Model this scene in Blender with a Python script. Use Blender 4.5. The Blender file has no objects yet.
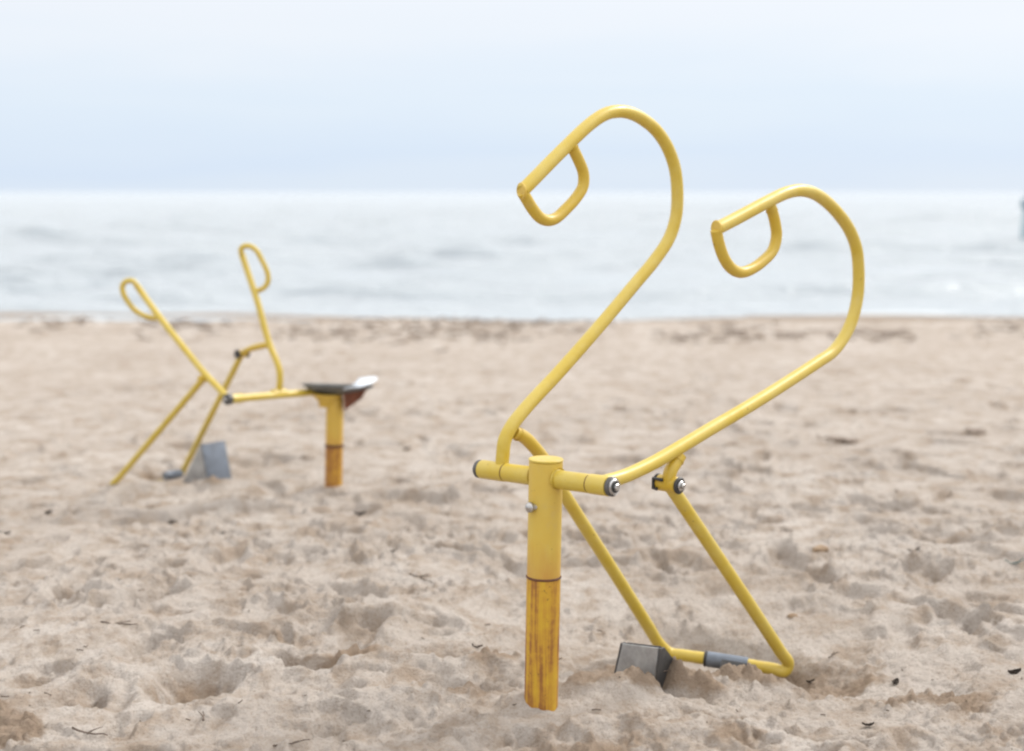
import bpy, bmesh, math, random
import numpy as np
from mathutils import Vector, Matrix

random.seed(7); rng = np.random.default_rng(11)
scene = bpy.context.scene
COL = scene.collection
R = math.radians

# ------------------------------------------------------------------ survey of the place
FPX = 1024*50/36; CAM_H = 1.2; PITCH = math.atan((375.5-192)/FPX)
CAM = np.array([0, 0, CAM_H])
def ray(px, py):
    a = (px-512)/FPX; b = -(py-375.5)/FPX
    return np.array([a, math.cos(PITCH)+b*math.sin(PITCH), -math.sin(PITCH)+b*math.cos(PITCH)])
def G(px, py, z=0.0):
    d = ray(px, py); return CAM+d*((z-CAM_H)/d[2])
def D(px, py, Y):
    d = ray(px, py); return CAM+d*(Y/d[1])
def PL(px, py, pt, n):
    d = ray(px, py); return CAM+d*(np.dot(np.asarray(pt)-CAM, n)/np.dot(d, n))

# ------------------------------------------------------------------ node helpers
def newmat(name):
    m = bpy.data.materials.new(name); m.use_nodes = True
    nt = m.node_tree; b = nt.nodes['Principled BSDF']
    return m, nt, b
def N(nt, t, **kw):
    n = nt.nodes.new(t)
    for k, v in kw.items(): setattr(n, k, v)
    return n
def noise(nt, vec, scale, detail=4, rough=.55, dist=0):
    n = N(nt, 'ShaderNodeTexNoise'); n.inputs['Scale'].default_value = scale
    n.inputs['Detail'].default_value = detail; n.inputs['Roughness'].default_value = rough
    n.inputs['Distortion'].default_value = dist
    if vec is not None: nt.links.new(vec, n.inputs['Vector'])
    return n.outputs['Fac']
def ramp(nt, fac, stops, interp='LINEAR'):
    n = N(nt, 'ShaderNodeValToRGB'); n.color_ramp.interpolation = interp
    el = n.color_ramp.elements
    while len(el) < len(stops): el.new(.5)
    for e, (p, c) in zip(el, stops):
        e.position = p
        e.color = (c, c, c, 1) if isinstance(c, (int, float)) else (*c, 1)
    nt.links.new(fac, n.inputs['Fac']); return n.outputs['Color']
def mix(nt, fac, a, b, mode='MIX'):
    n = N(nt, 'ShaderNodeMix', data_type='RGBA', blend_type=mode)
    for sock, v in ((n.inputs[0], fac), (n.inputs[6], a), (n.inputs[7], b)):
        if isinstance(v, (int, float)): sock.default_value = v
        elif isinstance(v, tuple): sock.default_value = (*v, 1)
        else: nt.links.new(v, sock)
    return n.outputs[2]
def objco(nt, scale=None):
    t = N(nt, 'ShaderNodeTexCoord').outputs['Object']
    if scale:
        m = N(nt, 'ShaderNodeMapping'); m.inputs['Scale'].default_value = scale
        nt.links.new(t, m.inputs['Vector']); t = m.outputs['Vector']
    return t
def bump(nt, b, h, strength, dist):
    n = N(nt, 'ShaderNodeBump'); n.inputs['Strength'].default_value = strength; n.inputs['Distance'].default_value = dist
    nt.links.new(h, n.inputs['Height']); nt.links.new(n.outputs['Normal'], b.inputs['Normal'])

def mat_yellow(name, base, faded, chips=.685, ring_z=None):
    m, nt, b = newmat(name); v = objco(nt)
    c = mix(nt, ramp(nt, noise(nt, v, 16, 6, .65), [(.3, .1), (.75, .9)]), base, faded)
    sand = ramp(nt, noise(nt, v, 26, 6, .7), [(.55, 0), (.8, .35)])
    c = mix(nt, sand, c, (.50, .36, .18))
    scr = noise(nt, objco(nt, (210, 210, 14)), 1, 3, .6)
    c = mix(nt, ramp(nt, scr, [(.66, 0), (.74, .45)]), c, (.46, .30, .10))
    if ring_z is not None:                                          # rust stain spreading from the welded ring
        sx = N(nt, 'ShaderNodeSeparateXYZ'); nt.links.new(v, sx.inputs[0])
        q = N(nt, 'ShaderNodeMath', operation='MULTIPLY_ADD'); nt.links.new(noise(nt, objco(nt, (40, 40, 9)), 1, 5, .6), q.inputs[0]); q.inputs[1].default_value = .16; nt.links.new(sx.outputs['Z'], q.inputs[2])
        c = mix(nt, ramp(nt, q.outputs[0], [(ring_z+.07, .75), (ring_z+.16, 0)]), c, (.52, .25, .04))
    chip = ramp(nt, noise(nt, v, 55, 5, .65), [(chips, 0), (chips+.03, 1)])
    c = mix(nt, chip, c, (.16, .07, .025))
    nt.links.new(c, b.inputs['Base Color'])
    nt.links.new(ramp(nt, noise(nt, v, 30, 4), [(.3, .34), (.7, .55)]), b.inputs['Roughness'])
    b.inputs['Specular IOR Level'].default_value = .6; b.inputs['Coat Weight'].default_value = .15; b.inputs['Coat Roughness'].default_value = .3
    bump(nt, b, noise(nt, v, 180, 3), .12, .0008)
    return m
YELLOW = mat_yellow('yellow_paint', (.56, .385, .014), (.61, .475, .11))
YELLOW_POST = mat_yellow('yellow_paint_post', (.62, .405, .05), (.62, .455, .085), .675, .313)
YELLOW_FAR = mat_yellow('yellow_paint_far_post', (.60, .38, .035), (.58, .38, .07), .65, .165)
YELLOW_GRIP = mat_yellow('yellow_paint_worn', (.57, .375, .012), (.55, .39, .06), .70)

def mat_rusty(name, strength):
    m, nt, b = newmat(name)
    v = objco(nt); vs = objco(nt, (75, 75, 2.6))
    streak = noise(nt, vs, 1, 6, .65)
    patch = noise(nt, v, 24, 7, .68)
    s = N(nt, 'ShaderNodeMath', operation='MULTIPLY_ADD'); nt.links.new(streak, s.inputs[0]); s.inputs[1].default_value = .74
    p2 = N(nt, 'ShaderNodeMath', operation='MULTIPLY'); nt.links.new(patch, p2.inputs[0]); p2.inputs[1].default_value = .38
    nt.links.new(p2.outputs[0], s.inputs[2])
    f = s.outputs[0]
    c = mix(nt, ramp(nt, f, [(.46-.1*strength, 0), (.62, .85)]), (.63, .40, .025), (.46, .20, .03))
    c = mix(nt, ramp(nt, f, [(.575-.03*strength, 0), (.66, .85)]), c, (.24, .09, .025))
    nt.links.new(c, b.inputs['Base Color'])
    b.inputs['Roughness'].default_value = .55
    pit = ramp(nt, noise(nt, v, 95, 5, .7), [(.63, 0), (.68, .8)])
    nt.links.new(mix(nt, pit, c, (.12, .05, .02)), b.inputs['Base Color'])
    bump(nt, b, patch, .35, .003)
    return m
RUSTY = mat_rusty('rust_streaked_yellow', .6)
RUSTY_MORE = mat_rusty('rust_orange', 1.7)

def mat_simple(name, c1, c2, scale=20, rough=.5, metal=0, bstr=.1):
    m, nt, b = newmat(name); v = objco(nt)
    n = noise(nt, v, scale, 5, .6)
    nt.links.new(mix(nt, ramp(nt, n, [(.35, 0), (.65, 1)]), c1, c2), b.inputs['Base Color'])
    nt.links.new(ramp(nt, noise(nt, v, scale*2.3, 4), [(.3, max(.05, rough-.1)), (.7, min(1, rough+.12))]), b.inputs['Roughness'])
    b.inputs['Metallic'].default_value = metal
    bump(nt, b, n, bstr, .002)
    return m
STEEL = mat_simple('scuffed_steel', (.42, .42, .42), (.29, .285, .28), 26, .5, .45, .3)
STEEL_BLUE = mat_simple('galvanised_steel', (.205, .235, .285), (.15, .17, .20), 24, .5, .35)
STEEL_DARK = mat_simple('dark_steel', (.075, .075, .078), (.12, .115, .11), 26, .5, .4)
BOLT = mat_simple('bolt_steel', (.62, .62, .62), (.40, .38, .36), 60, .3, .95)
RUBBER = mat_simple('black_plastic', (.025, .025, .027), (.05, .048, .045), 40, .5)
BROWN = mat_simple('weld_rust', (.15, .06, .025), (.07, .028, .014), 60, .75)
REDRUST = mat_simple('red_rust', (.20, .065, .03), (.12, .04, .02), 40, .8)
SEATM = mat_simple('grey_seat', (.16, .17, .17), (.11, .115, .12), 24, .45, .2)
LIPM = mat_simple('lip_sky_reflection', (.78, .82, .87), (.66, .72, .79), 18, .3, .2)  # blue-white base colour stands in for sky mirrored by the steel lip
LEAF = mat_simple('dry_leaf', (.055, .036, .022), (.10, .062, .034), 60, .8)
LEAF2 = mat_simple('rotten_leaf', (.05, .038, .03), (.08, .06, .045), 60, .85)
TWIG = mat_simple('grey_twig', (.17, .13, .10), (.09, .065, .048), 60, .85)
CLOD = mat_simple('damp_clod', (.36, .26, .17), (.29, .20, .125), 70, .95)
TEAL = mat_simple('faded_teal_strip', (.10, .22, .23), (.14, .27, .27), 40, .5)
WEED = mat_simple('dried_seaweed', (.20, .155, .12), (.30, .235, .185), 30, .9)
BUOY = mat_simple('blue_grey_buoy', (.09, .17, .22), (.13, .22, .27), 3, .5)
BUOY2 = mat_simple('pale_blue_buoy', (.27, .38, .43), (.34, .44, .47), 3, .55)

# ------------------------------------------------------------------ mesh helpers
def link(name, me, mat, parent=None):
    o = bpy.data.objects.new(name, me); COL.objects.link(o)
    if mat: me.materials.append(mat)
    if parent is not None:
        o.parent = parent
        if parent.type == 'EMPTY': o.matrix_parent_inverse = Matrix.Translation(-Vector(parent.location))
    return o
def tag(o, label=None, cat=None, group=None, kind=None):
    if label: o['label'] = label
    if cat: o['category'] = cat
    if group: o['group'] = group
    if kind: o['kind'] = kind
    return o
def empty(name, loc):
    o = bpy.data.objects.new(name, None); COL.objects.link(o); o.location = Vector(loc); o.empty_display_size = .1
    return o
def mesh_from(bm, name, smooth=True):
    me = bpy.data.meshes.new(name); bmesh.ops.recalc_face_normals(bm, faces=bm.faces); bm.to_mesh(me); bm.free()
    for p in me.polygons: p.use_smooth = smooth
    return me
def catmull(pts, n=9, closed=False):
    P = [np.asarray(p, float) for p in pts]; out = []
    Q = [2*P[0]-P[1]]+P+[2*P[-1]-P[-2]]
    for i in range(1, len(Q)-2):
        p0, p1, p2, p3 = Q[i-1:i+3]
        d = [max(1e-6, np.linalg.norm(b-a)**.5) for a, b in ((p0, p1), (p1, p2), (p2, p3))]
        t0 = 0; t1 = d[0]; t2 = t1+d[1]; t3 = t2+d[2]
        for k in range(n):
            t = t1+(t2-t1)*k/n
            a1 = (t1-t)/(t1-t0)*p0+(t-t0)/(t1-t0)*p1; a2 = (t2-t)/(t2-t1)*p1+(t-t1)/(t2-t1)*p2; a3 = (t3-t)/(t3-t2)*p2+(t-t2)/(t3-t2)*p3
            b1 = (t2-t)/(t2-t0)*a1+(t-t0)/(t2-t0)*a2; b2 = (t3-t)/(t3-t1)*a2+(t-t1)/(t3-t1)*a3
            out.append((t2-t)/(t2-t1)*b1+(t-t1)/(t2-t1)*b2)
    out.append(P[-1]); return out
def tube_bm(pts, r, seg=20, bm=None, cap=True, bev=.18):
    """sweep a circle along a polyline; r is a number or one per point; ends get a small bevel"""
    bm = bm or bmesh.new()
    P = [Vector(p) for p in pts]
    rs = list(r) if hasattr(r, '__len__') else [r]*len(P)
    if cap and bev:
        t0 = (P[1]-P[0]).normalized(); t1 = (P[-1]-P[-2]).normalized()
        b0 = rs[0]*bev; b1 = rs[-1]*bev
        P = [P[0], P[0]+t0*b0]+P[1:-1]+[P[-1]-t1*b1, P[-1]]
        rs = [rs[0]*(1-bev), rs[0]]+rs[1:-1]+[rs[-1], rs[-1]*(1-bev)]
    T = []
    for i in range(len(P)):
        a = P[max(0, i-1)]; b = P[min(len(P)-1, i+1)]; T.append((b-a).normalized())
    up = Vector((0, 0, 1)) if abs(T[0].z) < .9 else Vector((1, 0, 0))
    n = T[0].cross(up).normalized(); rings = []
    for i, (p, t) in enumerate(zip(P, T)):
        n = (n-t*n.dot(t)).normalized(); b = t.cross(n)
        rings.append([bm.verts.new(p+(n*math.cos(2*math.pi*k/seg)+b*math.sin(2*math.pi*k/seg))*rs[i]) for k in range(seg)])
    for a, b in zip(rings, rings[1:]):
        for k in range(seg):
            bm.faces.new((a[k], a[(k+1) % seg], b[(k+1) % seg], b[k]))
    if cap:
        bm.faces.new(rings[0][::-1]); bm.faces.new(rings[-1])
    return bm
def auto_smooth(o, deg=40):
    me = o.data
    bm = bmesh.new(); bm.from_mesh(me)
    for e in bm.edges:
        if len(e.link_faces) == 2 and e.calc_face_angle(0) > R(deg): e.smooth = False
    bm.to_mesh(me); bm.free(); return o
def tube(name, pts, r, mat, parent, seg=20, bev=.18):
    return auto_smooth(link(name, mesh_from(tube_bm(pts, r, seg, bev=bev), name), mat, parent))
def rod(name, a, b, r, mat, parent, seg=28, bev=.1):
    return tube(name, [a, b], r, mat, parent, seg, bev)
def poly_prism(name, corners, thick, mat, parent, bevel=.0015):
    """a flat plate: polygon of 3-D corners given real thickness"""
    bm = bmesh.new(); c = [Vector(q) for q in corners]
    nrm = (c[1]-c[0]).cross(c[2]-c[0]).normalized()
    a = [bm.verts.new(q+nrm*thick/2) for q in c]; b = [bm.verts.new(q-nrm*thick/2) for q in c]
    bm.faces.new(a); bm.faces.new(b[::-1])
    for i in range(len(c)):
        j = (i+1) % len(c); bm.faces.new((a[j], a[i], b[i], b[j]))
    bmesh.ops.recalc_face_normals(bm, faces=bm.faces)
    bmesh.ops.bevel(bm, geom=list(bm.edges), offset=bevel, segments=2, affect='EDGES', profile=.6)
    return auto_smooth(link(name, mesh_from(bm, name), mat, parent), 35)
def vec(p): return np.asarray(p, float)

# ------------------------------------------------------------------ noise for terrain
_perm = rng.permutation(256); _perm = np.concatenate([_perm, _perm])
_ang = rng.random(256)*2*math.pi; _gx = np.cos(_ang).astype(np.float32); _gy = np.sin(_ang).astype(np.float32)
def perlin(x, y):
    xi = np.floor(x).astype(np.int32); yi = np.floor(y).astype(np.int32)
    xf = (x-xi).astype(np.float32); yf = (y-yi).astype(np.float32); xi &= 255; yi &= 255
    u = xf*xf*xf*(xf*(xf*6-15)+10); v = yf*yf*yf*(yf*(yf*6-15)+10)
    def g(ix, iy, fx, fy):
        h = _perm[_perm[ix & 255]+(iy & 255)]; return _gx[h]*fx+_gy[h]*fy
    a = g(xi, yi, xf, yf); b = g(xi+1, yi, xf-1, yf); c = g(xi, yi+1, xf, yf-1); d = g(xi+1, yi+1, xf-1, yf-1)
    return (a+u*(b-a))+v*((c+u*(d-c))-(a+u*(b-a)))
def fbm(x, y, lam, octv=4, gain=.5, off=0.0):
    s = 0; a = 1
    for k in range(octv):
        s = s+a*perlin(x/lam+off+17.3*k, y/lam-off+9.1*k); a *= gain; lam /= 2.03
    return s
def sstep(a, b, x):
    t = np.clip((x-a)/(b-a), 0, 1); return t*t*(3-2*t)

# ------------------------------------------------------------------ the two diggers: measured frames
base_n = G(541, 706); top_n = D(546, 461, base_n[1])
AN = R(44); un = np.array([math.cos(AN), -math.sin(AN), 0]); vn = np.array([math.sin(AN), math.cos(AN), 0])
cz = D(546, 477, base_n[1])
bar_L = PL(481, 469, cz, vn); bar_R = PL(611, 486.5, cz, vn)
foot1 = PL(501, 470, cz, vn); foot2 = PL(597, 484, cz, vn)
def Q2(zx, zy): return (460+zx/1.8773, 80+zy/1.8775)          # readings taken off the survey enlargements
lev1 = [PL(*q, foot1, un) for q in [(502, 466), (502.8, 455), (504.8, 440), (512, 425.5), (528, 405.5), (560, 371), (600, 325.5), (632, 287.5), (656, 258.5), (669, 238.5),
        (675.5, 219), (677.4, 200), (675.4, 171), (667.8, 148), (655.8, 130), (640, 117.5), (628, 112.4), (617.5, 111.4), (605.5, 114), (590, 124), (560, 152.5), (530, 183), (522, 191)]]
lev2 = [PL(*q, foot2, un) for q in [(604, 482), (614, 479.5), (627.3, 475), (654.7, 462), (682, 446), (709.4, 429.5), (736.7, 413.5), (764, 397), (791.4, 379.5), (818.8, 361.5), (832.4, 352), (843.4, 338), (852, 320),
        (857.3, 298), (858.7, 277), (856.7, 250), (849.5, 230), (838, 213.5), (825, 200.5), (813, 193), (800, 190.3), (786, 193), (768, 201.5), (740, 216.5), (717, 228.5)]]
gr1 = [PL(*q, foot1, un) for q in ((570, 143), (578.5, 160), (583.3, 173), (583, 186), (576, 198), (566, 209), (556, 218), (548, 220.4), (540, 217.5), (532, 208), (526, 198), (522.5, 192))]
gr2 = [PL(690+a/5.005, 170+b/5.005, foot2, un) for a, b in ((402, 175), (425, 260), (433, 330), (415, 400), (360, 460), (300, 500), (250, 512), (205, 490), (170, 440), (145, 370), (130, 300))]
arm1 = [PL(*q, foot1, un) for q in ((548, 468), (566, 497), (612, 569), (648, 626), (655, 637))]
arm2_h = PL(670, 484, foot2, un)
arm2 = [PL(*q, foot2, un) for q in ((671, 487), (712, 548), (752, 608), (780, 651), (788, 664))]
low1 = PL(664.5, 652.5, foot1, un); low2 = PL(787, 671, foot2, un)
ubar = (low2-low1); ubar_l = np.linalg.norm(ubar); ubar = ubar/ubar_l

# far digger
base_f = G(333.5, 487); top_f = D(335, 398, base_f[1])
uf = np.array([.63, .78, 0]); uf /= np.linalg.norm(uf); vf = np.array([-uf[1], uf[0], 0])
def Z3(zx, zy): return (80+zx/2.59, 220+zy/2.59)
barf_a = D(*Z3(384, 464), 5.36); barf_b = D(*Z3(618, 444.5), 5.76)
footfa = barf_a+(barf_b-barf_a)*.04; footfb = D(*Z3(515, 449), 5.36+.4*(515-384)/(618-384))
fa_low = G(112, 487, -.02); fb_low = G(184, 473, -.02)

# ------------------------------------------------------------------ SAND
def axis(dense_lo, dense_hi, step0, far, rate, center=0.0):
    pts = list(np.arange(dense_lo, dense_hi, step0)); s = step0; p = pts[-1]
    while p < far:
        s *= rate; p += s; pts.append(p)
    return pts
xr = axis(0, 1.35, .0045, 7.0, 1.0065); s = xr[-1]-xr[-2]; p = xr[-1]
while p < 9000: s *= 1.30; p += s; xr.append(p)
xs = np.array([-q for q in xr[:0:-1]]+xr)
yf = [2.55]
while yf[-1] < 17.0: yf.append(yf[-1]+max(.0048, .0021*yf[-1]**1.22*.75))
while yf[-1] < 60: yf.append(yf[-1]*1.06)
yb = [2.55]; s = .006
while yb[-1] > -9000: s *= 1.22; yb.append(yb[-1]-s)
ys = np.array(yb[:0:-1]+yf)
X, Y = np.meshgrid(xs, ys); X = X.astype(np.float64); Y = Y.astype(np.float64)
near = (np.abs(X) < 9) & (Y > 1.2) & (Y < 20)

wx = fbm(X, Y, .22, 3, .55, 3.1)*.055; wy = fbm(X, Y, .22, 3, .55, 8.7)*.055
XW, YW = X+wx, Y+wy
H = .045*perlin(X/3.1+4, Y/2.6+1)+.03*perlin(X/1.1+2, Y/.95+7)
trod = sstep(11.0, 5.0, Y)*.85+.15                                 # the sand is smoother towards the water
H += trod*.024*fbm(XW*.75, YW*1.15, .40, 2, .5, 1.7)
# worn footprints and scuffs
F_ = np.zeros_like(H)
def dent(cx, cy, a, b, rot, depth, rim, sharp=.55, tgt=None):
    t = F_ if tgt is None else tgt
    ext = max(a, b)*1.9+.07
    i0, i1 = np.searchsorted(xs, (cx-ext, cx+ext)); j0, j1 = np.searchsorted(ys, (cy-ext, cy+ext))
    if i1-i0 < 2 or j1-j0 < 2: return
    dx = XW[j0:j1, i0:i1]-cx; dy = YW[j0:j1, i0:i1]-cy; c, s_ = math.cos(rot), math.sin(rot)
    ex = (dx*c+dy*s_)/a; ey = (-dx*s_+dy*c)/b; d = np.sqrt(ex*ex+ey*ey)
    t[j0:j1, i0:i1] += -depth*sstep(1.15, sharp, d)*(1+.35*ex)+rim*np.exp(-((d-1.28)/.26)**2)*(1-.5*ex)
r2 = random.Random(5)
for k in range(1300):
    cy = 2.5+ (12.6-2.5)*r2.random()**.9; cx = (r2.random()*2-1)*(1.6+.47*cy)
    if r2.random() < .6: a, b = r2.uniform(.11, .16), r2.uniform(.045, .07)
    else: a = r2.uniform(.04, .12); b = a*r2.uniform(.5, 1)
    dep = r2.uniform(.008, .034)*(.2+.85*float(sstep(np.array(11.0), np.array(5.0), np.array(cy))))
    dent(cx, cy, a, b, r2.uniform(0, 6.28), dep, dep*r2.uniform(.15, .45), r2.uniform(.45, .9))
for k in range(3800):                                              # toe marks and small kicked lumps
    cy = 2.5+7.5*r2.random()**1.1; cx = (r2.random()*2-1)*(.6+.42*cy)
    a = r2.uniform(.012, .034); b = a*r2.uniform(.45, 1); sg = 1 if r2.random() < .55 else -.8
    dent(cx, cy, a, b, r2.uniform(0, 6.28), sg*r2.uniform(.004, .0095), sg*.002, .45)
for k in range(420):                                               # fresh narrow prints with a broken edge, mostly near the diggers
    cy = 2.55+3.2*r2.random()**1.25; cx = (r2.random()*2-1)*(.5+.42*cy)
    a, b = (r2.uniform(.05, .11), r2.uniform(.025, .045)) if r2.random() < .6 else (r2.uniform(.03, .06),)*2
    dent(cx, cy, a, b, r2.gauss(0, .8), r2.uniform(.006, .017), r2.uniform(.001, .004), r2.uniform(.8, 1.0))
H += F_
# features one can name in the photograph
DIG = np.zeros_like(H)
def bumpat(px, py, rx, ry, rot, h, z=0, power=1.0, dig=0.0):
    c0 = G(px, py, z); c, s_ = math.cos(rot), math.sin(rot)
    dx = XW-c0[0]; dy = YW-c0[1]; ex = (dx*c+dy*s_)/rx; ey = (-dx*s_+dy*c)/ry
    g = np.exp(-((ex*ex+ey*ey)**power)); H[...] = H+h*g
    if dig: np.maximum(DIG, g*dig, out=DIG)
def flatten(px, py, rx, ry, rot, z, amt=1.0):
    c0 = G(px, py, z); c, s_ = math.cos(rot), math.sin(rot)
    dx = XW-c0[0]; dy = YW-c0[1]; ex = (dx*c+dy*s_)/rx; ey = (-dx*s_+dy*c)/ry
    g = np.exp(-((ex*ex+ey*ey)**1.6))*amt; H[...] = H*(1-g)+z*g
bumpat(190, 684, .10, .12, .3, -.085, 0, 2.6, .6)
bumpat(228, 700, .10, .10, 0, .018)
bumpat(350, 652, .20, .08, .15, -.035, 0, 1.6, .5)
bumpat(300, 640, .10, .07, .2, -.03, 0, 1.6, .4)
bumpat(330, 712, .40, .085, .28, .042, 0, 1.3)
bumpat(470, 690, .22, .09, .35, -.035, 0, 1.6, .5)
bumpat(470, 668, .20, .05, .1, .025, 0, 1.4, .4)
bumpat(405, 735, .18, .08, -.2, -.02, 0, 1.5)
bumpat(600, 735, .25, .07, .1, .02)
bumpat(500, 590, .3, .12, 0, .02); bumpat(390, 612, .25, .10, .2, .008); bumpat(60, 640, .3, .15, .2, .02)
bumpat(880, 700, .25, .12, -.2, .018); bumpat(950, 640, .28, .14, .2, .016)
# round the near digger: post foot, hollow where the scoop has been working, thrown-up heap in front
flatten(541, 706, .20, .14, 0, .0)
bumpat(527, 704, .045, .05, 0, .026, 0, 1.3); bumpat(556, 716, .03, .04, 0, -.012)
mid = (low1+low2)/2
def lay(c0, rx, ry, rot, z, pw=1.6):
    c, s_ = math.cos(rot), math.sin(rot); dx = XW-c0[0]; dy = YW-c0[1]; ex = (dx*c+dy*s_)/rx; ey = (-dx*s_+dy*c)/ry
    g = np.exp(-((ex*ex+ey*ey)**pw)); H[...] = H*(1-g)+z*g
lay(mid-vn*.02, .80, .50, -AN, -.058, 1.3)
lay(base_n+np.array([-.03, 0, 0]), .16, .13, 0, -.002, 1.6)
bumpat(527, 704, .045, .05, 0, .026, 0, 1.3)
lay(mid+vn*.015+un*.03, .34, .13, -AN, -.118, 2.4)
lay(G(634, 692, -.05), .11, .10, -.5, -.06)
bumpat(822, 690, .09, .08, -.3, -.03, -.05, 1.5, .8)
np.maximum(DIG, np.exp(-(((X-mid[0])/.40)**2+((Y-(mid[1]-.16))/.16)**2)**1.3), out=DIG)
bumpat(634, 701, .050, .040, .2, .050, -.03, 1.3, 1); bumpat(700, 692, .09, .045, -.3, .066, -.03, 1.4, 1)
bumpat(668, 692, .05, .035, -.3, .05, -.03, 1.3, 1); bumpat(748, 690, .10, .045, -.35, .058, -.04, 1.3, 1); bumpat(598, 696, .06, .05, 0, .04, -.02, 1.3, .7)
bumpat(720, 718, .20, .05, -.15, -.022, 0, 1.3, .6); bumpat(690, 738, .22, .045, -.1, .02)
# round the far digger
flatten(196, 480, .28, .22, 0, -.03)
bumpat(154, 474, .065, .11, .3, -.075, -.02, 2.0, 1); bumpat(165, 487, .12, .05, .2, .022, 0, 1.3, .5)
bumpat(222, 484, .09, .06, 0, .036, 0, 1.3, .6); bumpat(303, 487, .08, .06, 0, -.03, 0, 1.5, .5)
lay(base_f, .14, .12, 0, .004, 1.6); bumpat(372, 494, .15, .08, 0, .03); bumpat(262, 494, .16, .1, 0, .012); bumpat(113, 491, .05, .04, 0, -.008)
# lumps and crumbs
cr = fbm(XW, YW, .085, 3, .55, 5.2)
H += trod*(.0070*cr+.0070*np.abs(fbm(X+wx*.4, Y+wy*.4, .034, 2, .55, 2.2)))*sstep(14, 7, Y)
H += 0.0045*fbm(X+wx*.3, Y+wy*.3, .017, 2, .6, 7.7)*sstep(6.5, 4, Y)
crm = sstep(-.05, .3, fbm(X, Y, .55, 3, .55, 12.3)+.05)*sstep(8.0, 4.2, Y)
H += crm*.014*sstep(.12, .42, perlin((X+wx*.5)/.031+3, (Y+wy*.5)/.027))+.6*crm*.006*sstep(.1, .4, perlin(X/.016+9, Y/.015))
np.maximum(DIG, .6*crm*sstep(4.4, 3.2, Y)*sstep(.1, .4, fbm(X, Y, .7, 3, .5, 21.0)+.15), out=DIG)
H += DIG*(.028*(np.abs(fbm(XW, YW, .055, 3, .6, 6.6))-.22)+.012*fbm(X, Y, .022, 2, .6, 1.1))
# beach profile: a low wrack ridge, then down under the water
H = np.where(near, H, H*sstep(40, 10, np.hypot(X, Y-8))*.4)
bend = .35*perlin(X/6+3, Y*0+.5)+.12*perlin(X/1.7, Y*0+2.5)
Yb = Y+.5*bend+.16
H *= 1-.75*sstep(10.5, 12.8, Yb)
H += .045*np.exp(-((Yb-12.75)/.55)**2)*(1+.8*fbm(X, Y, .7, 2, .5, 3.3))
H += -.075*sstep(13.0, 14.4, Yb)-.9*sstep(14.2, 26, Yb)
H += sstep(-3, -40, Y)*.3*fbm(X, Y, 30, 2, .5, 1.0)
def ground_z(x, y):
    i = int(np.clip(np.searchsorted(xs, x), 1, len(xs)-1)); j = int(np.clip(np.searchsorted(ys, y), 1, len(ys)-1))
    tx = (x-xs[i-1])/(xs[i]-xs[i-1]); ty = (y-ys[j-1])/(ys[j]-ys[j-1])
    return float((H[j-1, i-1]*(1-tx)+H[j-1, i]*tx)*(1-ty)+(H[j, i-1]*(1-tx)+H[j, i]*tx)*ty)
def on_sand(px, py):
    z = 0
    for _ in range(6):
        q = G(px, py, z); z = ground_z(q[0], q[1])
    q = G(px, py, z); return Vector((q[0], q[1], ground_z(q[0], q[1])))

def grid_mesh(name, X, Y, Z):
    ny, nx = X.shape; me = bpy.data.meshes.new(name)
    co = np.stack([X, Y, Z], -1).reshape(-1).astype(np.float32)
    idx = np.arange(ny*nx).reshape(ny, nx)
    f = np.stack([idx[:-1, :-1], idx[:-1, 1:], idx[1:, 1:], idx[1:, :-1]], -1).reshape(-1, 4)
    me.vertices.add(ny*nx); me.vertices.foreach_set('co', co)
    me.loops.add(f.size); me.loops.foreach_set('vertex_index', f.reshape(-1).astype(np.int32))
    me.polygons.add(len(f)); me.polygons.foreach_set('loop_start', np.arange(0, f.size, 4, dtype=np.int32))
    me.polygons.foreach_set('use_smooth', np.ones(len(f), dtype=bool))
    me.update(calc_edges=True); return me

m, nt, b = newmat('beach_sand'); v = objco(nt)
att = N(nt, 'ShaderNodeAttribute', attribute_name='dug'); dug = att.outputs['Fac']
big = noise(nt, v, 1.3, 5, .6); midn = noise(nt, v, 9, 6, .62); gr = noise(nt, v, 420, 3, .7); gr2n = noise(nt, v, 140, 4, .7)
SAND_A, SAND_B, SAND_DAMP = (.58, .522, .47), (.475, .413, .36), (.325, .24, .17)
c = mix(nt, ramp(nt, big, [(.35, 0), (.65, 1)]), SAND_A, SAND_B)
c = mix(nt, ramp(nt, midn, [(.44, 0), (.64, .8)]), c, (.36, .28, .213))
dn = N(nt, 'ShaderNodeMath', operation='MULTIPLY_ADD'); nt.links.new(midn, dn.inputs[0]); dn.inputs[1].default_value = .9; nt.links.new(dug, dn.inputs[2])
c = mix(nt, ramp(nt, dn.outputs[0], [(.72, 0), (1.25, .85)]), c, SAND_DAMP)
wet = N(nt, 'ShaderNodeAttribute', attribute_name='wet').outputs['Fac']
c = mix(nt, wet, c, (.30, .235, .18))
c = mix(nt, ramp(nt, gr2n, [(.30, .55), (.5, 0)]), c, (.30, .22, .16))
c = mix(nt, ramp(nt, gr, [(.64, 0), (.74, .6)]), c, (.62, .55, .47))
c = mix(nt, ramp(nt, gr, [(.27, .7), (.36, 0)]), c, (.14, .10, .075))
nt.links.new(c, b.inputs['Base Color']); b.inputs['Roughness'].default_value = .95; b.inputs['Specular IOR Level'].default_value = .15
add = N(nt, 'ShaderNodeMath', operation='MULTIPLY_ADD'); nt.links.new(gr, add.inputs[0]); add.inputs[1].default_value = .3; nt.links.new(gr2n, add.inputs[2])
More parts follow.
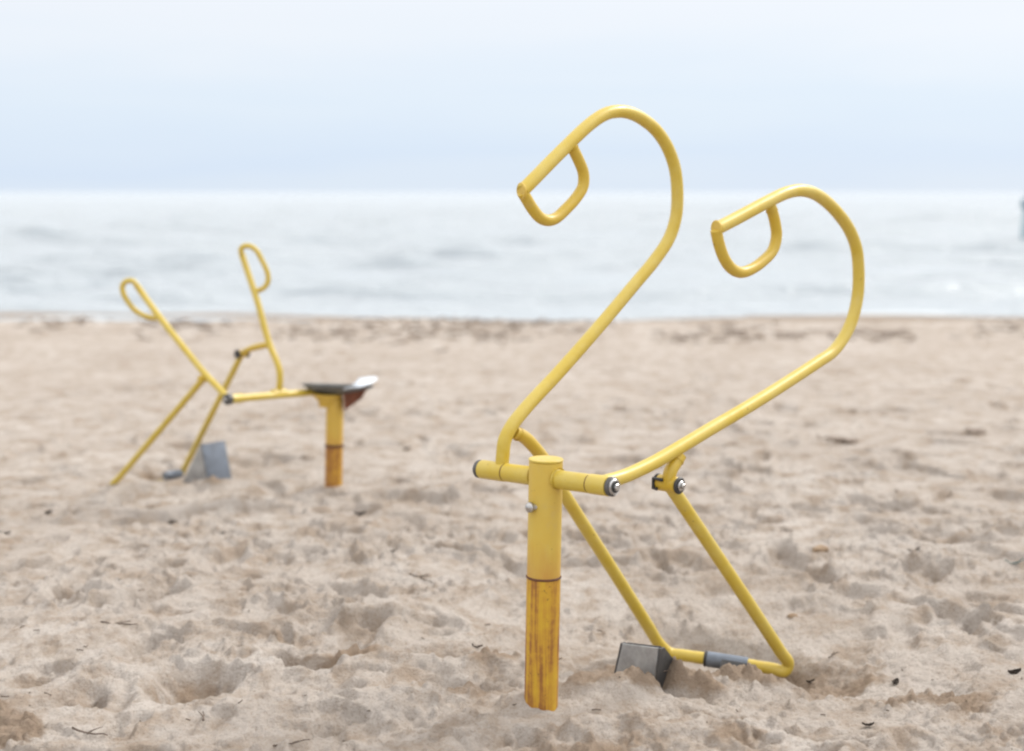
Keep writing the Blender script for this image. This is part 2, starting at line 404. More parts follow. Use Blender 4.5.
ad2 = N(nt, 'ShaderNodeMath', operation='MULTIPLY_ADD'); nt.links.new(noise(nt, v, 48, 5, .65), ad2.inputs[0]); ad2.inputs[1].default_value = 1.6; nt.links.new(add.outputs[0], ad2.inputs[2])
bump(nt, b, ad2.outputs[0], .9, .010)
me = grid_mesh('sand', X, Y, H)
for nm, arr in (('dug', DIG), ('wet', sstep(13.3, 14.1, Yb)*.8)):
    a_ = me.attributes.new(nm, 'FLOAT', 'POINT'); a_.data.foreach_set('value', arr.reshape(-1).astype(np.float32))
sand = link('sand_beach', me, m); tag(sand, 'pale trampled beach sand with worn footprints', 'sand', kind='structure')

# ------------------------------------------------------------------ SEA
SEA_Z = -.075
t = np.concatenate([np.linspace(-.62, .62, 520)]); ex = [.62]; s = .006
while ex[-1] < 30: s *= 1.25; ex.append(ex[-1]+s)
t = np.concatenate([-np.array(ex[:0:-1]), t, np.array(ex[1:])])
yy = [13.2]
while yy[-1] < 500: yy.append(yy[-1]*1.0048)
while yy[-1] < 22000: yy.append(yy[-1]*1.08)
yy = np.array(yy); T_, YS = np.meshgrid(t, yy); XS = T_*YS
W = np.zeros_like(XS); cell = np.maximum(YS*.0048, YS*.0024); wr = random.Random(3)
gust = np.clip(.75+.9*fbm(XS*.45, YS, 7, 3, .5, 2.2), .2, 1.8)
wxx = fbm(XS, YS, 5, 2, .5, 4.4)*1.3
for k in range(60):
    lam = math.exp(wr.uniform(math.log(.35), math.log(4.2))); th = wr.gauss(0, .24)
    kx, ky = math.sin(th)*2*math.pi/lam, math.cos(th)*2*math.pi/lam
    amp = .0130*lam**.58*wr.uniform(.5, 1.2); ph = kx*XS+ky*(YS+wxx)+wr.uniform(0, 6.28)
    W += amp*sstep(2.2, 5, lam/cell)*(1-2*np.abs(np.sin(ph/2))+.27)
W *= np.clip(1+1.1*fbm(XS*.55, YS, 1.8, 2, .6, 9.2), .1, 2.2)
W *= gust*(.35+.65*sstep(14, 18, YS))
W[YS > 900] = 0
m, nt, b = newmat('sea_water'); v = objco(nt, (.42, 1, 1))
fo = noise(nt, objco(nt, (.35, 1.1, 1)), 1.6, 6, .62, .5)
shore = N(nt, 'ShaderNodeAttribute', attribute_name='shore').outputs['Fac']
fm = N(nt, 'ShaderNodeMath', operation='MULTIPLY_ADD'); nt.links.new(shore, fm.inputs[0]); fm.inputs[1].default_value = .12; nt.links.new(fo, fm.inputs[2])
foam = ramp(nt, fm.outputs[0], [(.70, 0), (.84, .6)])
c = mix(nt, noise(nt, v, .12, 3), (.40, .44, .47), (.47, .505, .53))
nt.links.new(mix(nt, foam, c, (.78, .80, .81)), b.inputs['Base Color'])
nt.links.new(ramp(nt, foam, [(0, .2), (1, .8)]), b.inputs['Roughness'])
b.inputs['IOR'].default_value = 1.333
hh = N(nt, 'ShaderNodeMath', operation='ADD'); nt.links.new(noise(nt, v, 3.2, 5, .62, .3), hh.inputs[0]); nt.links.new(noise(nt, v, .45, 4, .6), hh.inputs[1])
bump(nt, b, hh.outputs[0], .7, .3)
me = grid_mesh('sea', XS, YS, SEA_Z+W)
a_ = me.attributes.new('shore', 'FLOAT', 'POINT'); a_.data.foreach_set('value', sstep(17.5, 14.2, YS).reshape(-1).astype(np.float32))
tag(link('sea_water', me, m), 'grey blue choppy sea water', 'sea', kind='structure')

# ------------------------------------------------------------------ NEAR DIGGER
root = empty('sand_digger', (base_n[0], base_n[1], ground_z(base_n[0], base_n[1])))
tag(root, 'large yellow sand digger with two swan neck levers, no seat and a partly buried scoop', 'sand digger', 'sand diggers on the beach')
pr = .0392
def on_post(py): return base_n+(top_n-base_n)*((706-py)/(706-461))
ring_p = on_post(575)
ax = (top_n-base_n)/np.linalg.norm(top_n-base_n)
post = rod('post', ring_p+ax*.001, top_n, pr, YELLOW_POST, root, 48, .05)
rod('top_cap', top_n+ax*.0005, top_n+ax*.006, pr*1.035, YELLOW, post, 48, .04)
lower = rod('post_base', base_n-ax*.18, ring_p-ax*.001, pr*1.01, RUSTY, root, 48, .02)
lower['label'] = 'rust streaked orange lower half of post'
rod('weld_ring', ring_p-ax*.005, ring_p+ax*.005, pr*1.06, BROWN, lower, 48, .1)
# dome bolt on the left side of the post
bp = D(535, 507, base_n[1]-.028); bd = np.array([-.86, -.5, 0.05]); bd /= np.linalg.norm(bd)
sb = rod('set_bolt', bp-bd*.02, bp+bd*.012, .008, BOLT, root)
bm = tube_bm([bp+bd*.010, bp+bd*.015, bp+bd*.019, bp+bd*.0225, bp+bd*.0245], [.0125, .0125, .0108, .007, .002], 20, bev=0)
link('bolt_head', mesh_from(bm, 'bolt_head'), BOLT, sb)
# crossbar and its pivoting end sleeves
br = .0222; d = (bar_R-bar_L); bl = np.linalg.norm(d); d = d/bl
sl = .062
slL = .085
rod('crossbar', bar_L+d*slL, bar_R-d*sl, br*.985, YELLOW, root, 36, .03)
for s_, e in ((1, bar_L), (-1, bar_R)):
    sl = slL if s_ > 0 else .062
    sv = rod('pivot_sleeve', e+d*s_*.004, e+d*s_*(sl-.003), br*1.02, YELLOW, root, 36, .05)
    rod('end_washer', e-d*s_*.009, e+d*s_*.0035, br*.99, STEEL_DARK, sv, 32, .12)
    cup = rod('bush_ring', e-d*s_*.0125, e-d*s_*.008, br*.84, BOLT, sv, 28, .15)
    rod('bolt_head', e-d*s_*.014, e-d*s_*.0115, br*.6, RUBBER, sv, 24, .15)
    rod('hex_bolt', e-d*s_*.020, e-d*s_*.0135, br*.38, BOLT, sv, 6, .15)
    rod('gap_ring', e+d*s_*(sl-.0032), e+d*s_*(sl+.0002), br*.96, BROWN, sv, 32, .02)
# post collar weld where the bar goes through
for s_ in (-1, 1):
    cc = cz+d*s_*(pr*.93); rod('weld_collar', cc-d*s_*.004, cc+d*s_*.009, br*1.13, YELLOW, post, 32, .35)
tr = .0164
def lever(pts, grip, branch):
    lv = tube('lever', catmull(pts, 8), tr, YELLOW, root, 24, .12)
    endd = (pts[-1]-pts[-2])/np.linalg.norm(pts[-1]-pts[-2])
    cn = vec((-.86, -.5, -.08)); cn /= np.linalg.norm(cn)
    rod('end_cap', pts[-1]-cn*.002, pts[-1]+cn*.0042, .0205, YELLOW_POST, lv, 28, .1)
    for ge, gn in ((grip[0], grip[1]), (branch[0], branch[1])):
        gd = (gn-ge)/np.linalg.norm(gn-ge); rod('weld_bead', ge+gd*.011, ge+gd*.0205, .0154 if ge is grip[0] else .0174, YELLOW_GRIP, lv, 20, .4)
    tube('grip', catmull(grip, 6), .0142, YELLOW_GRIP, lv, 20, .05)
    tube('branch', catmull(branch, 8), tr*.98, YELLOW_GRIP, lv, 22, .05)
    return lv
br1 = [PL(*q, foot1, un) for q in ((514, 432), (524, 437), (535, 448), (545, 461), (549, 468))]
br2 = [PL(*q, foot2, un) for q in ((680, 455), (676, 462), (671, 470), (669, 478), (669, 485))]
lever(lev1, gr1, br1); lever(lev2, gr2, br2)
# hinges: clevis, black bushes, bolt
def hinge(c0, axis_, w=.032):
    hs = rod('hinge_sleeve', c0-axis_*w, c0+axis_*w*.72, .0195, YELLOW_GRIP, root, 28, .1)
    for s_ in (-1, 1):
        e = c0+axis_*(w*.74 if s_ > 0 else -w*1.02)
        rod('black_bush', e, e+axis_*s_*.008, .0205, RUBBER, hs, 28, .15)
        rod('hinge_bolt', e+axis_*s_*.0075, e+axis_*s_*.0125, .0125, BOLT, hs, 24, .2)
        rod('hex_bolt', e+axis_*s_*.012, e+axis_*s_*.018, .0068, BOLT, hs, 6, .15)
    bm = bmesh.new()
    # black C shaped stop on the left of the sleeve
    q = c0-axis_*w*.62
    for a0, b0 in ((-.017, .017),):
        pts = [q+vn*(-.021)+np.array([0, 0, zz])+axis_*xx for xx, zz in ((.014, .012), (-.014, .012), (-.014, -.012), (-.002, -.012))]
        tube_bm(pts, .0042, 10, bm, bev=0)
    link('stop_bracket', mesh_from(bm, 'stop_bracket'), RUBBER, hs)
    return hs
hinge(arm1[0], un); hinge(arm2_h, un)
# digging fork: two arms joined by a low bar, one U of tube
da = tube('dig_arm', catmull([arm1[0], arm1[1], arm1[2], arm1[3], arm1[4]+(low1-arm1[4])*.45, low1+ubar*.016, low1+ubar*.05, low1+ubar*.085], 8), tr, YELLOW, root, 24, .05)
db = tube('dig_arm', catmull([arm2[0], arm2[1], arm2[2], arm2[3], arm2[4], low2-ubar*.008+np.array([0, 0, -.002]), low2-ubar*.035, low2-ubar*.085], 8), tr, YELLOW, root, 24, .05)
rod('low_bar', low1+ubar*.084, low2-ubar*.084, tr*1.04, YELLOW, root, 24, .02)
s0 = low1+ubar*.118; s1 = low2-ubar*.105
rod('scoop_sleeve', s0, s1, tr*1.3, STEEL_BLUE, root, 28, .1)
rod('sleeve_collar', s0-ubar*.007, s0-ubar*.0005, tr*1.36, RUBBER, root, 28, .1)
zu = np.array([0, 0, 1.])
poly_prism('sleeve_blade', [s0+ubar*.052-vn*.019+zu*.012, s1+ubar*.03-vn*.019+zu*.010, s1+ubar*.03-vn*.06-zu*.07, s0+ubar*.052-vn*.06-zu*.07], .006, STEEL_DARK, root)
def along(p0, dirv, px_target):
    lo, hi = 0., .6
    for _ in range(40):
        mm = (lo+hi)/2; q = p0+dirv*mm; rel = q-CAM
        fx = rel[0]/(rel[1]*math.cos(PITCH)-rel[2]*math.sin(PITCH))*FPX+512
        if fx < px_target: lo = mm
        else: hi = mm
    return p0+dirv*lo
BL = G(614, 683, -.03); BR = along(BL, un, 653)
TL = PL(623, 643.5, BL, vn); TR = PL(659, 648, BL, vn)
sideR = PL(682, 672, BR, un)
wB = np.linalg.norm(BR-BL); wT = np.linalg.norm(TR-TL)
bk = poly_prism('bucket', [BL, BR, TR, TL], .006, STEEL, root)
rear_R = sideR; rear_L = rear_R-(BR-BL)
poly_prism('side_plate', [BR+un*.0045, rear_R+un*.0045, TR+un*.0045+vn*.014, TR+un*.0045-vn*.002], .005, STEEL_DARK, bk)
poly_prism('side_plate', [BL-un*.0045, rear_L-un*.0045, TL-un*.0045+vn*.014, TL-un*.0045-vn*.002], .005, STEEL_DARK, bk)
poly_prism('rear_plate', [rear_L+un*.003, rear_R-un*.003, TR+vn*.011-un*.003, TL+vn*.011+un*.003], .004, STEEL_DARK, bk)

# ------------------------------------------------------------------ FAR DIGGER
rootf = empty('sand_digger', (base_f[0], base_f[1], ground_z(base_f[0], base_f[1])))
tag(rootf, 'small yellow sand digger with grey seat and straight levers, blurred, farther towards the sea', 'sand digger', 'sand diggers on the beach')
axf = (top_f-base_f)/np.linalg.norm(top_f-base_f); prf = .0355
ring_f = base_f+(top_f-base_f)*((487-445)/(487-398))
pf = rod('post', ring_f, top_f, prf, YELLOW_FAR, rootf, 36, .05)
lf = rod('post_base', base_f-axf*.15, ring_f-axf*.002, prf*1.01, RUSTY_MORE, rootf, 36, .02)
lf['label'] = 'rusty orange lower half of post'
rod('weld_ring', ring_f-axf*.008, ring_f+axf*.008, prf*1.07, BROWN, lf, 36, .1)
c0 = D(328, 398, base_f[1]); bm = tube_bm([c0-axf*.035, c0-axf*.012, c0+axf*.008, c0+axf*.02], [prf*1.02, prf*1.15, prf*1.75, prf*1.8], 30, bev=0)
auto_smooth(link('seat_flange', mesh_from(bm, 'seat_flange'), YELLOW_FAR, rootf))
# seat: a dished plate with a turned-up rear lip, coloured pale for reflected sky
sc = D(338, 385.5, base_f[1]); fw = np.array([-.98, .2, 0]); sd = np.array([.2, .98, 0])
bm = bmesh.new(); nu, nv = 28, 16; top = []; bot = []
for j in range(nv):
    rt = []; rb = []
    for i in range(nu):
        a = 2*math.pi*i/nu; rr = j/(nv-1)
        ca, sa = math.cos(a), math.sin(a)
        p = 2.6; k = (abs(ca)**p+abs(sa)**p)**(-1/p)
        lx = ca*k*rr*.142; ly = sa*k*rr*.11
        z = -.034*(1-rr**2.2)+.002-ly*.13
        q = sc+fw*lx+sd*ly
        rt.append(bm.verts.new(q+np.array([0, 0, z+.004]))); rb.append(bm.verts.new(q+np.array([0, 0, z-.006])))
        if j == 0: break
    top.append(rt); bot.append(rb)
for L_, fl in ((top, 0), (bot, 1)):
    for j in range(1, nv):
        for i in range(nu):
            i2 = (i+1) % nu
            if j == 1: bm.faces.new((L_[0][0], L_[1][i], L_[1][i2]))
            else: bm.faces.new((L_[j-1][i], L_[j][i], L_[j][i2], L_[j-1][i2]))
for i in range(nu): bm.faces.new((top[-1][i], bot[-1][i], bot[-1][(i+1) % nu], top[-1][(i+1) % nu]))
seat = link('seat', mesh_from(bm, 'seat'), SEATM, rootf)
bm = bmesh.new(); nu, nv = 14, 7; A = []; B = []
for i in range(nu+1):
    ra = []; rb = []
    tt = i/nu*2-1; y_ = tt*.10
    for j in range(nv):
        w = j/(nv-1); out = .07+.09*w; zz = .004+.021*math.sin(.25+w*1.2)*(1-.35*tt*tt)+y_*.07
        q = sc-fw*out*(1-.22*tt*tt)+sd*y_+np.array([0, 0, zz])
        ra.append(bm.verts.new(q+np.array([0, 0, .003]))); rb.append(bm.verts.new(q-np.array([0, 0, .003])))
    A.append(ra); B.append(rb)
for i in range(nu):
    for j in range(nv-1):
        bm.faces.new((A[i][j], A[i+1][j], A[i+1][j+1], A[i][j+1])); bm.faces.new((B[i][j], B[i][j+1], B[i+1][j+1], B[i+1][j]))
for i in range(nu):
    bm.faces.new((A[i][-1], A[i+1][-1], B[i+1][-1], B[i][-1])); bm.faces.new((A[i][0], B[i][0], B[i+1][0], A[i+1][0]))
for j in range(nv-1):
    bm.faces.new((A[0][j], A[0][j+1], B[0][j+1], B[0][j])); bm.faces.new((A[-1][j], B[-1][j], B[-1][j+1], A[-1][j+1]))
lip = link('rear_lip', mesh_from(bm, 'rear_lip'), LIPM, seat); lip['label'] = 'turned up rear lip of the seat, sky reflection coloured bright white'
poly_prism('seat_bracket', [D(344, 389, base_f[1]-.03), D(368, 387, base_f[1]-.03), D(362, 398, base_f[1]-.03), D(345, 410, base_f[1]-.03)], .05, REDRUST, rootf, .004)
# bar with pivot sleeve and dark end
df = (barf_b-barf_a)/np.linalg.norm(barf_b-barf_a); brf = .0148
rod('crossbar', barf_a, barf_b, brf, YELLOW, rootf, 28, .05)
sv = rod('pivot_sleeve', footfb-df*.035, footfb+df*.035, brf*1.2, YELLOW, rootf, 28, .1)
sv = rod('pivot_sleeve', barf_a+df*.012, barf_a+df*.07, brf*1.22, YELLOW, rootf, 28, .1)
rod('end_washer', barf_a-df*.012, barf_a+df*.011, brf*1.45, STEEL_DARK, sv, 28, .12)
rod('hex_bolt', barf_a-df*.02, barf_a-df*.012, brf*.6, BOLT, sv, 6, .12)
trf = .0128
def lean(px, py, p0, toward, ref):        # far levers lean forwards: depth grows with distance along them
    return None
def PV(q, p0): return PL(*q, p0, uf)
lvA = [PV(Z3(*z), footfa) for z in ((380, 458), (352, 428), (325, 400), (260, 320), (205, 250), (172, 205), (146, 168))]
lvB = [PV(Z3(*z), footfb) for z in ((515, 447), (518, 415), (517, 392), (509, 365), (490, 320), (460, 212), (438, 145), (418, 85))]
def gripf(points, p_near):
    n_ = np.array([0, 1., 0]); return [PL(*Z3(*z), p_near, n_) for z in points]
la = tube('lever', catmull(lvA, 8), trf, YELLOW, rootf, 18)
tube('grip', catmull(gripf(((146, 168), (137, 158), (122, 158), (111, 168), (111, 186), (124, 211), (146, 236), (175, 251), (208, 254)), lvA[-2]), 6), .0108, YELLOW, la, 16)
lb = tube('lever', catmull(lvB, 8), trf, YELLOW, rootf, 18)
tube('grip', catmull(gripf(((418, 86), (417, 76), (425, 68), (441, 68), (457, 79), (470, 102), (485, 135), (487, 158), (477, 175), (458, 184)), lvB[-2]), 6), .0108, YELLOW, lb, 16)
hA = PV(Z3(320, 411), footfa); hB = PV(Z3(420, 346), footfb)
tube('branch', [PV(Z3(330, 402), footfa), hA], trf, YELLOW_GRIP, la, 18)
tube('branch', catmull([PV(Z3(491, 322), footfb), PV(Z3(465, 327), footfb), PV(Z3(440, 334), footfb), hB], 5), trf, YELLOW_GRIP, lb, 18)
for hc in (hA, hB):
    hs = rod('hinge_sleeve', hc-uf*.02, hc+uf*.02, trf*1.15, YELLOW_GRIP, rootf, 20)
    if hc is hB:
        rod('black_bush', hc-uf*.028, hc-uf*.0205, trf*1.45, RUBBER, hs, 20)
        rod('black_bush', hc+uf*.0205, hc+uf*.028, trf*1.45, RUBBER, hs, 20)
lowA = D(112, 486, fa_low[1]); lowB = D(183, 471, fb_low[1])
dl = (lowB-lowA)/np.linalg.norm(lowB-lowA)
tube('dig_arm', catmull([hA, hA*.5+lowA*.5, lowA*.9+hA*.1, lowA, lowA+dl*.012+np.array([0, 0, -.026]), lowA+dl*.07+np.array([0, 0, -.03])], 8), trf, YELLOW, rootf, 18)
tube('dig_arm', catmull([hB, hB*.5+lowB*.5, lowB*.92+hB*.08, lowB, lowB-dl*.015+np.array([0, 0, -.02]), lowB-dl*.05+np.array([0, 0, -.03])], 8), trf, YELLOW, rootf, 18)
zo = np.array([0, 0, -.03])
rod('low_bar', lowA+dl*.069+zo, lowB-dl*.049+zo, trf*.92, YELLOW, rootf, 18)
q0 = D(165, 476, lowB[1]-.1); q1 = D(181, 473.5, lowB[1]-.035)
rod('scoop_sleeve', q0, q1, trf*1.5, STEEL_BLUE, rootf, 20)
YB = 5.93
b1 = D(183, 475.5, YB); b2 = b1+np.array([.78, -.63, 0])*.125
def projx(q):
    rel = q-CAM; return rel[0]/(rel[1]*math.cos(PITCH)-rel[2]*math.sin(PITCH))*FPX+512
b2 = along(b1, np.array([.78, -.63, 0])/np.linalg.norm([.78, -.63]), 209)
sn = uf
apx = PL(201.5, 444.5, b1, np.array([.63, .78, 0])/np.linalg.norm([.63, .78]))
wd = .12
b2f = b2+uf*wd; b1f = b1+uf*wd; apf = apx+uf*wd
dn_ = np.array([0, 0, -.03])
bk = poly_prism('bucket', [b2+dn_, b2f+dn_, apf, apx], .005, STEEL_BLUE, rootf)
poly_prism('side_plate', [b1-uf*.004+dn_, b2-uf*.004+dn_, apx-uf*.004], .004, STEEL, bk)
poly_prism('side_plate', [b1f+uf*.004+dn_, b2f+uf*.004+dn_, apf+uf*.004], .004, STEEL, bk)
poly_prism('rear_plate', [b1+dn_, b1f+dn_, apf-np.array([.004, -.003, .001]), apx-np.array([.004, -.003, .001])], .004, STEEL_DARK, bk)

# ------------------------------------------------------------------ LITTER ON THE SAND
def leaf_mesh(L, W, curl, seed):
    rr = random.Random(seed); bm = bmesh.new(); n = 12; A = []
    for i in range(n+1):
        s_ = i/n; w = W*math.sin(math.pi*min(1, s_*.96+.03))**.8*(1+rr.uniform(-.25, .25)); row = []
        for j in range(5):
            u = (j-2)/2
            row.append(bm.verts.new(((s_-.5)*L, u*w/2, curl*(u*u*.5*W+ (s_-.5)**2*L*1.6)+rr.uniform(-1, 1)*.04*W+.002)))
        A.append(row)
    for a, b_ in zip(A, A[1:]):
        for j in range(4): bm.faces.new((a[j], a[j+1], b_[j+1], b_[j]))
    bmesh.ops.solidify(bm, geom=list(bm.faces), thickness=.0016)
    return mesh_from(bm, 'leaf_scrap')
def twig_mesh(L, r, seed, forks=1):
    rr = random.Random(seed); P = [np.array([(k/6-.5)*L, rr.uniform(-.06, .06)*L, abs(rr.uniform(0, .06))*L+.003]) for k in range(7)]
    bm = tube_bm(catmull(P, 4), np.linspace(r, r*.45, 25), 8, bev=.3)
    for f in range(forks):
        o = P[2+f]; e = o+np.array([rr.uniform(.15, .3)*L, rr.choice((-1, 1))*rr.uniform(.12, .25)*L, rr.uniform(.02, .14)*L])
        tube_bm(catmull([o, (o+e)/2+np.array([0, 0, .01*L]), e], 4), np.linspace(r*.7, r*.3, 9), 7, bm, bev=.3)
    return mesh_from(bm, 'twig')
def clod_mesh(L, W, Hh, seed):
    bm = bmesh.new(); bmesh.ops.create_icosphere(bm, subdivisions=4, radius=1); o = seed*3.7
    for v_ in bm.verts:
        n_ = .22*perlin(np.array([v_.co.x*1.6+o]), np.array([v_.co.y*1.6+v_.co.z*1.3]))[0]+.12*perlin(np.array([v_.co.x*4+o]), np.array([v_.co.y*4+v_.co.z*3.3]))[0]
        v_.co *= 1+n_*1.5; v_.co = Vector((v_.co.x*L/2, v_.co.y*W/2, v_.co.z*Hh/2+Hh*.22))
    return mesh_from(bm, 'clod')
def litter(name, kind, px, py, size, mat, label, cat, group, seed, rot=None, ratio=.55):
    p = on_sand(px, py)
    if kind == 'leaf': me = leaf_mesh(size*.8, size*.8*ratio, .5, seed)
    elif kind == 'twig': me = twig_mesh(size, size*.018+.0008, seed, 2)
    elif kind == 'tuft':
        q_ = random.Random(seed); bm = bmesh.new()
        for _ in range(46):
            a = q_.uniform(0, 6.28); o_ = np.array([q_.gauss(0, .28)*size, q_.gauss(0, .22)*size, .002]); l = size*q_.uniform(.15, .4)
            tube_bm([o_, o_+np.array([math.cos(a)*l*.5, math.sin(a)*l*.5, l*q_.uniform(.05, .35)]), o_+np.array([math.cos(a+.4)*l, math.sin(a+.4)*l, l*q_.uniform(0, .3)])], .0035, 5, bm, bev=0)
        me = mesh_from(bm, 'seaweed_clump')
    else: me = clod_mesh(size, size*.8, size*ratio, seed)
    o = link(name, me, mat); o.location = p; o.rotation_euler = (random.Random(seed).uniform(-.15, .15), random.Random(seed+1).uniform(-.15, .15), rot if rot is not None else random.Random(seed+2).uniform(0, 6.28))
    tag(o, label, cat, group); return o
GL, GT, GC = 'dark leaf scraps on the sand', 'twigs on the sand', 'small lumps lying on the sand'
litter('leaf_scrap', 'leaf', 477, 648.5, .036, LEAF, 'brown leaf scrap on the sand left of the near post', 'leaf', GL, 1, .1)
litter('leaf_scrap', 'leaf', 895, 684, .038, LEAF2, 'dark pointed leaf scrap on sand right of the near scoop', 'leaf', GL, 2, .9)
litter('leaf_scrap', 'leaf', 1015, 673, .046, LEAF2, 'black leaf clump on sand at the right edge of the photo', 'leaf', GL, 3, .2, .7)
litter('leaf_scrap', 'leaf', 868, 727, .036, LEAF2, 'small dark leaf scrap low on the sand, nearest one to the lower right corner', 'leaf', GL, 4, .1)
litter('leaf_scrap', 'leaf', 810, 684, .036, LEAF2, 'dark scrap beside the foot of the right digging arm', 'leaf', GL, 5, .5)
litter('leaf_scrap', 'leaf', 360, 515.5, .055, LEAF2, 'dark leaf lying just in front of the far digger post', 'leaf', GL, 6, .0)
litter('leaf_scrap', 'leaf', 47, 506.5, .045, LEAF2, 'upper one of two dark scraps close together left of the far digger', 'leaf', GL, 7, .2)
litter('leaf_scrap', 'leaf', 49, 519.5, .045, LEAF2, 'lower one of two dark scraps close together left of the far digger', 'leaf', GL, 8, 1.2, .7)
litter('leaf_scrap', 'leaf', 5, 535, .050, LEAF2, 'dark scrap on sand at the left edge of the photo', 'leaf', GL, 9, .1, .6)
litter('leaf_scrap', 'leaf', 222, 535, .034, LEAF2, 'small round dark scrap on sand below the far scoop', 'leaf', GL, 10, .7, .7)
litter('leaf_scrap', 'leaf', 392, 557, .045, LEAF2, 'thin dark scrap on the open sand between both digger posts', 'leaf', GL, 11, .1, .35)
litter('leaf_scrap', 'leaf', 407, 450, .050, LEAF, 'brown scrap on the sand right of the far seat', 'leaf', GL, 12, .4)
litter('leaf_scrap', 'leaf', 914, 552, .055, LEAF, 'faint brown scrap on the sand between the right arm and teal strip', 'leaf', GL, 13, .2, .4)
litter('twig', 'twig', 153, 508, .10, TWIG, 'forked dark twig on the sand below the far digging fork', 'twig', GT, 21, 1.3)
litter('twig', 'twig', 119, 625, .10, TWIG, 'dark twig on the sand above and left of the big hollow', 'twig', GT, 22, .1)
litter('twig', 'twig', 203, 717, .085, TWIG, 'thin twig on the sand just below the big hollow', 'twig', GT, 23, 1.9)
litter('twig', 'twig', 90, 736, .11, TWIG, 'long thin twig on the sand in the lower left corner area', 'twig', GT, 24, -.5)
litter('twig', 'twig', 421, 580, .10, TWIG, 'curved thin twig on sand left of the dark ring on the near post', 'twig', GT, 25, -.7)
litter('twig', 'twig', 832, 657, .065, TWIG, 'short upright twig on sand right of the right digging arm', 'twig', GT, 26, 1.1)
litter('twig', 'twig', 292, 746, .08, TWIG, 'twig at the bottom edge of the photo below the sand ridge', 'twig', GT, 27, .2)
litter('sand_clod', 'clod', 820, 570, .055, CLOD, 'brownish damp sand lump on the sand right of the right digging arm', 'sand lump', GC, 31, .3)
litter('sand_clod', 'clod', 793, 607, .030, CLOD, 'small damp sand lump beside the lower right digging arm', 'sand lump', GC, 32, .3)
litter('sand_clod', 'clod', 173, 521, .035, LEAF2, 'small dark lump near the forked twig below the far scoop', 'lump', GC, 33, .3)
litter('plastic_strip', 'leaf', 1014, 563, .09, TEAL, 'thin teal plastic strip on the sand at the right edge', 'plastic strip', None, 41, .25, .16)
litter('seaweed_clump', 'tuft', 843, 442, .15, WEED, 'brown seaweed clump on the sand right of the near hinge', 'seaweed', 'seaweed clumps on the sand', 51, .1, .25)
litter('seaweed_clump', 'tuft', 974, 433, .09, WEED, 'small brown seaweed clump on the sand near the right edge', 'seaweed', 'seaweed clumps on the sand', 52, .1, .4)

# uncountable fine litter and the wrack line
def scatter_mesh(name, spots, seed):
    rr = random.Random(seed); bm = bmesh.new()
    for (x, y, L) in spots:
        z = ground_z(x, y); n = rr.randint(2, 4); a = rr.uniform(0, 6.28); o = np.array([x, y, z+.002])
        P = [o]
        for k in range(n):
            a += rr.uniform(-.7, .7); P.append(P[-1]+np.array([math.cos(a)*L/n, math.sin(a)*L/n, rr.uniform(-.06, .12)*L]))
        tube_bm(P, [L*.05+.0006]*len(P), 5, bm, bev=0)
    return mesh_from(bm, name)
sp = []; rr = random.Random(77)
for k in range(260):
    y = 2.7+7*rr.random()**1.6; x = (rr.random()*2-1)*.42*y; sp.append((x, y, rr.uniform(.005, .018)*(1+.08*y)))
tag(link('litter', scatter_mesh('litter', sp, 5), TWIG), 'fine plant bits strewn over the sand', 'plant bits', kind='stuff')
sp = []
patches = [(60, 322, 34, 3), (430, 331, 130, 6), (520, 326, 90, 5), (740, 331, 55, 4), (690, 336, 30, 3), (1010, 326, 30, 5), (330, 330, 40, 4), (880, 333, 60, 3), (180, 327, 60, 3)]
for (px, py, wpx, hpx) in patches:
    for k in range(int(wpx*1.1)):
        q = G(px+rr.gauss(0, .6)*wpx, py+rr.gauss(0, 1)*hpx, .03); sp.append((q[0], q[1], rr.uniform(.04, .16)))
tag(link('seaweed', scatter_mesh('seaweed', sp, 9), WEED), 'dark line of dried seaweed along the top of the shore', 'seaweed', kind='stuff')

# ------------------------------------------------------------------ channel marker out in the water, cut by the frame
mb = G(1027, 243, SEA_Z)
mk = empty('sea_marker', (mb[0], mb[1], SEA_Z)); tag(mk, 'blurred blue grey marker post standing in the sea at the right edge', 'sea marker')
def lathe(prof, n=20):
    return tube_bm([np.array([mb[0], mb[1], SEA_Z+z]) for z, r_ in prof], [r_ for z, r_ in prof], n, bev=0)
auto_smooth(link('float_body', mesh_from(lathe([(-.5, .16), (0, .16), (.5, .15), (.55, .13), (.86, .12)]), 'float_body'), BUOY2, mk))
auto_smooth(link('top_mark', mesh_from(lathe([(.86, .10), (.88, .19), (1.06, .18), (1.1, .12), (1.13, .05), (1.42, .035)]), 'top_mark'), BUOY, mk))

# ------------------------------------------------------------------ SKY AND LIGHT
SUN_EL, SUN_AZ = R(40), R(52)
w = bpy.data.worlds.new('World'); scene.world = w; w.use_nodes = True; nt = w.node_tree
bg = nt.nodes['Background']
sky = N(nt, 'ShaderNodeTexSky', sky_type='NISHITA'); sky.sun_disc = False; sky.sun_elevation = SUN_EL; sky.sun_rotation = SUN_AZ
tc = N(nt, 'ShaderNodeTexCoord').outputs['Generated']
sep = N(nt, 'ShaderNodeSeparateXYZ'); nt.links.new(tc, sep.inputs[0])
mp = N(nt, 'ShaderNodeMapping'); mp.inputs['Scale'].default_value = (1.6, 1.6, 17); nt.links.new(tc, mp.inputs['Vector'])
cl = noise(nt, mp.outputs['Vector'], 1.7, 6, .55, .4)
wob = N(nt, 'ShaderNodeMath', operation='MULTIPLY_ADD'); nt.links.new(cl, wob.inputs[0]); wob.inputs[1].default_value = .07; nt.links.new(sep.outputs['Z'], wob.inputs[2])
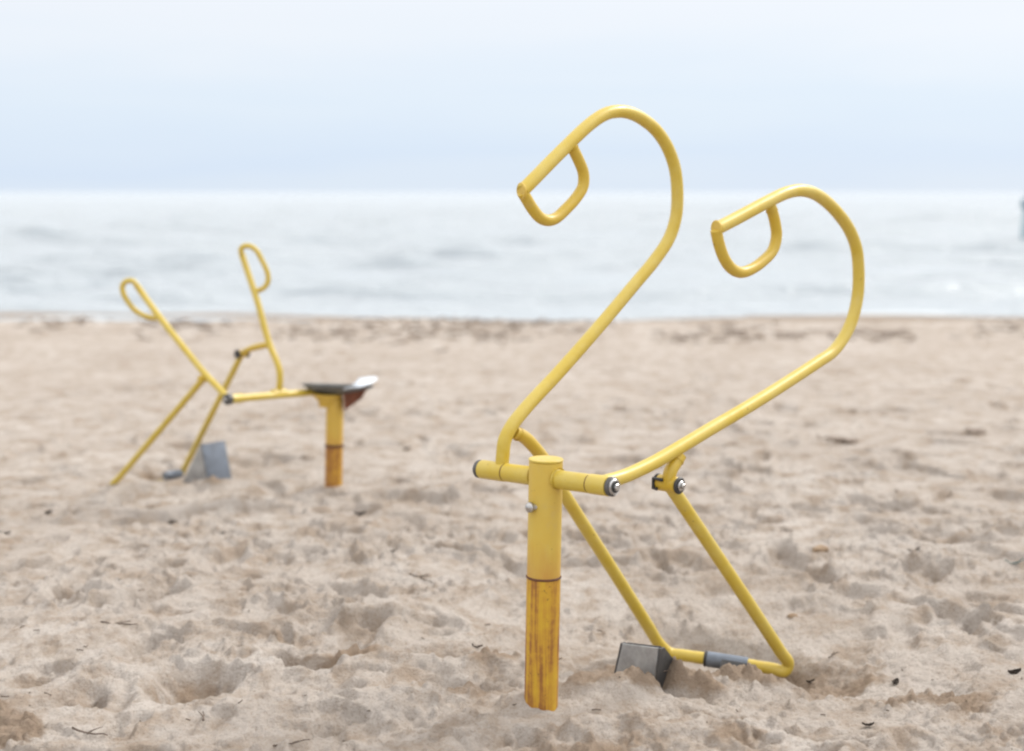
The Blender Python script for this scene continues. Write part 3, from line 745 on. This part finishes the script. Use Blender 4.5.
off = N(nt, 'ShaderNodeMath', operation='SUBTRACT'); nt.links.new(wob.outputs[0], off.inputs[0]); off.inputs[1].default_value = .035
cloud = ramp(nt, off.outputs[0], [(0, (.74, .838, .96)), (.022, (.69, .805, .965)), (.06, (.755, .85, .968)), (.105, (.86, .907, .977)), (.16, (.91, .93, .98)), (.4, (1, 1, 1)), (.41, (1, 1, 1)), (1, (1, 1, 1))])
lift = ramp(nt, sep.outputs['Z'], [(.12, 0), (.65, 1)])
gain = N(nt, 'ShaderNodeMath', operation='MULTIPLY_ADD'); nt.links.new(lift, gain.inputs[0]); gain.inputs[1].default_value = 7.0; gain.inputs[2].default_value = 10.5
vm = N(nt, 'ShaderNodeVectorMath', operation='SCALE'); nt.links.new(cloud, vm.inputs[0]); nt.links.new(gain.outputs[0], vm.inputs['Scale'])
nt.links.new(mix(nt, .10, vm.outputs[0], sky.outputs[0]), bg.inputs['Color']); bg.inputs['Strength'].default_value = .058
sun = bpy.data.lights.new('sun', 'SUN'); sun.energy = 1.5; sun.angle = R(10); sun.color = (1, .96, .90)
so = bpy.data.objects.new('sun', sun); COL.objects.link(so); so.location = (3, 8, 10)
dirv = Vector((math.sin(SUN_AZ)*math.cos(SUN_EL), math.cos(SUN_AZ)*math.cos(SUN_EL), math.sin(SUN_EL)))
so.rotation_euler = dirv.to_track_quat('Z', 'Y').to_euler()

# ------------------------------------------------------------------ CAMERA
cam = bpy.data.cameras.new('camera'); cam.lens = 50; cam.sensor_width = 36; cam.clip_end = 60000; cam.clip_start = .05
cam.dof.use_dof = True; cam.dof.focus_distance = 3.30; cam.dof.aperture_fstop = 1.8
co = bpy.data.objects.new('camera', cam); COL.objects.link(co); co.location = (0, 0, CAM_H); co.rotation_euler = (R(90)-PITCH, 0, 0)
scene.camera = co
scene.view_settings.view_transform = 'Standard'; scene.view_settings.look = 'None'; scene.view_settings.exposure = .78; scene.view_settings.gamma = 1
scene.view_settings.use_curve_mapping = False
scene.cycles.use_denoising = True
scene.cycles.pixel_filter_type = 'BLACKMAN_HARRIS'; scene.cycles.filter_width = 2.3
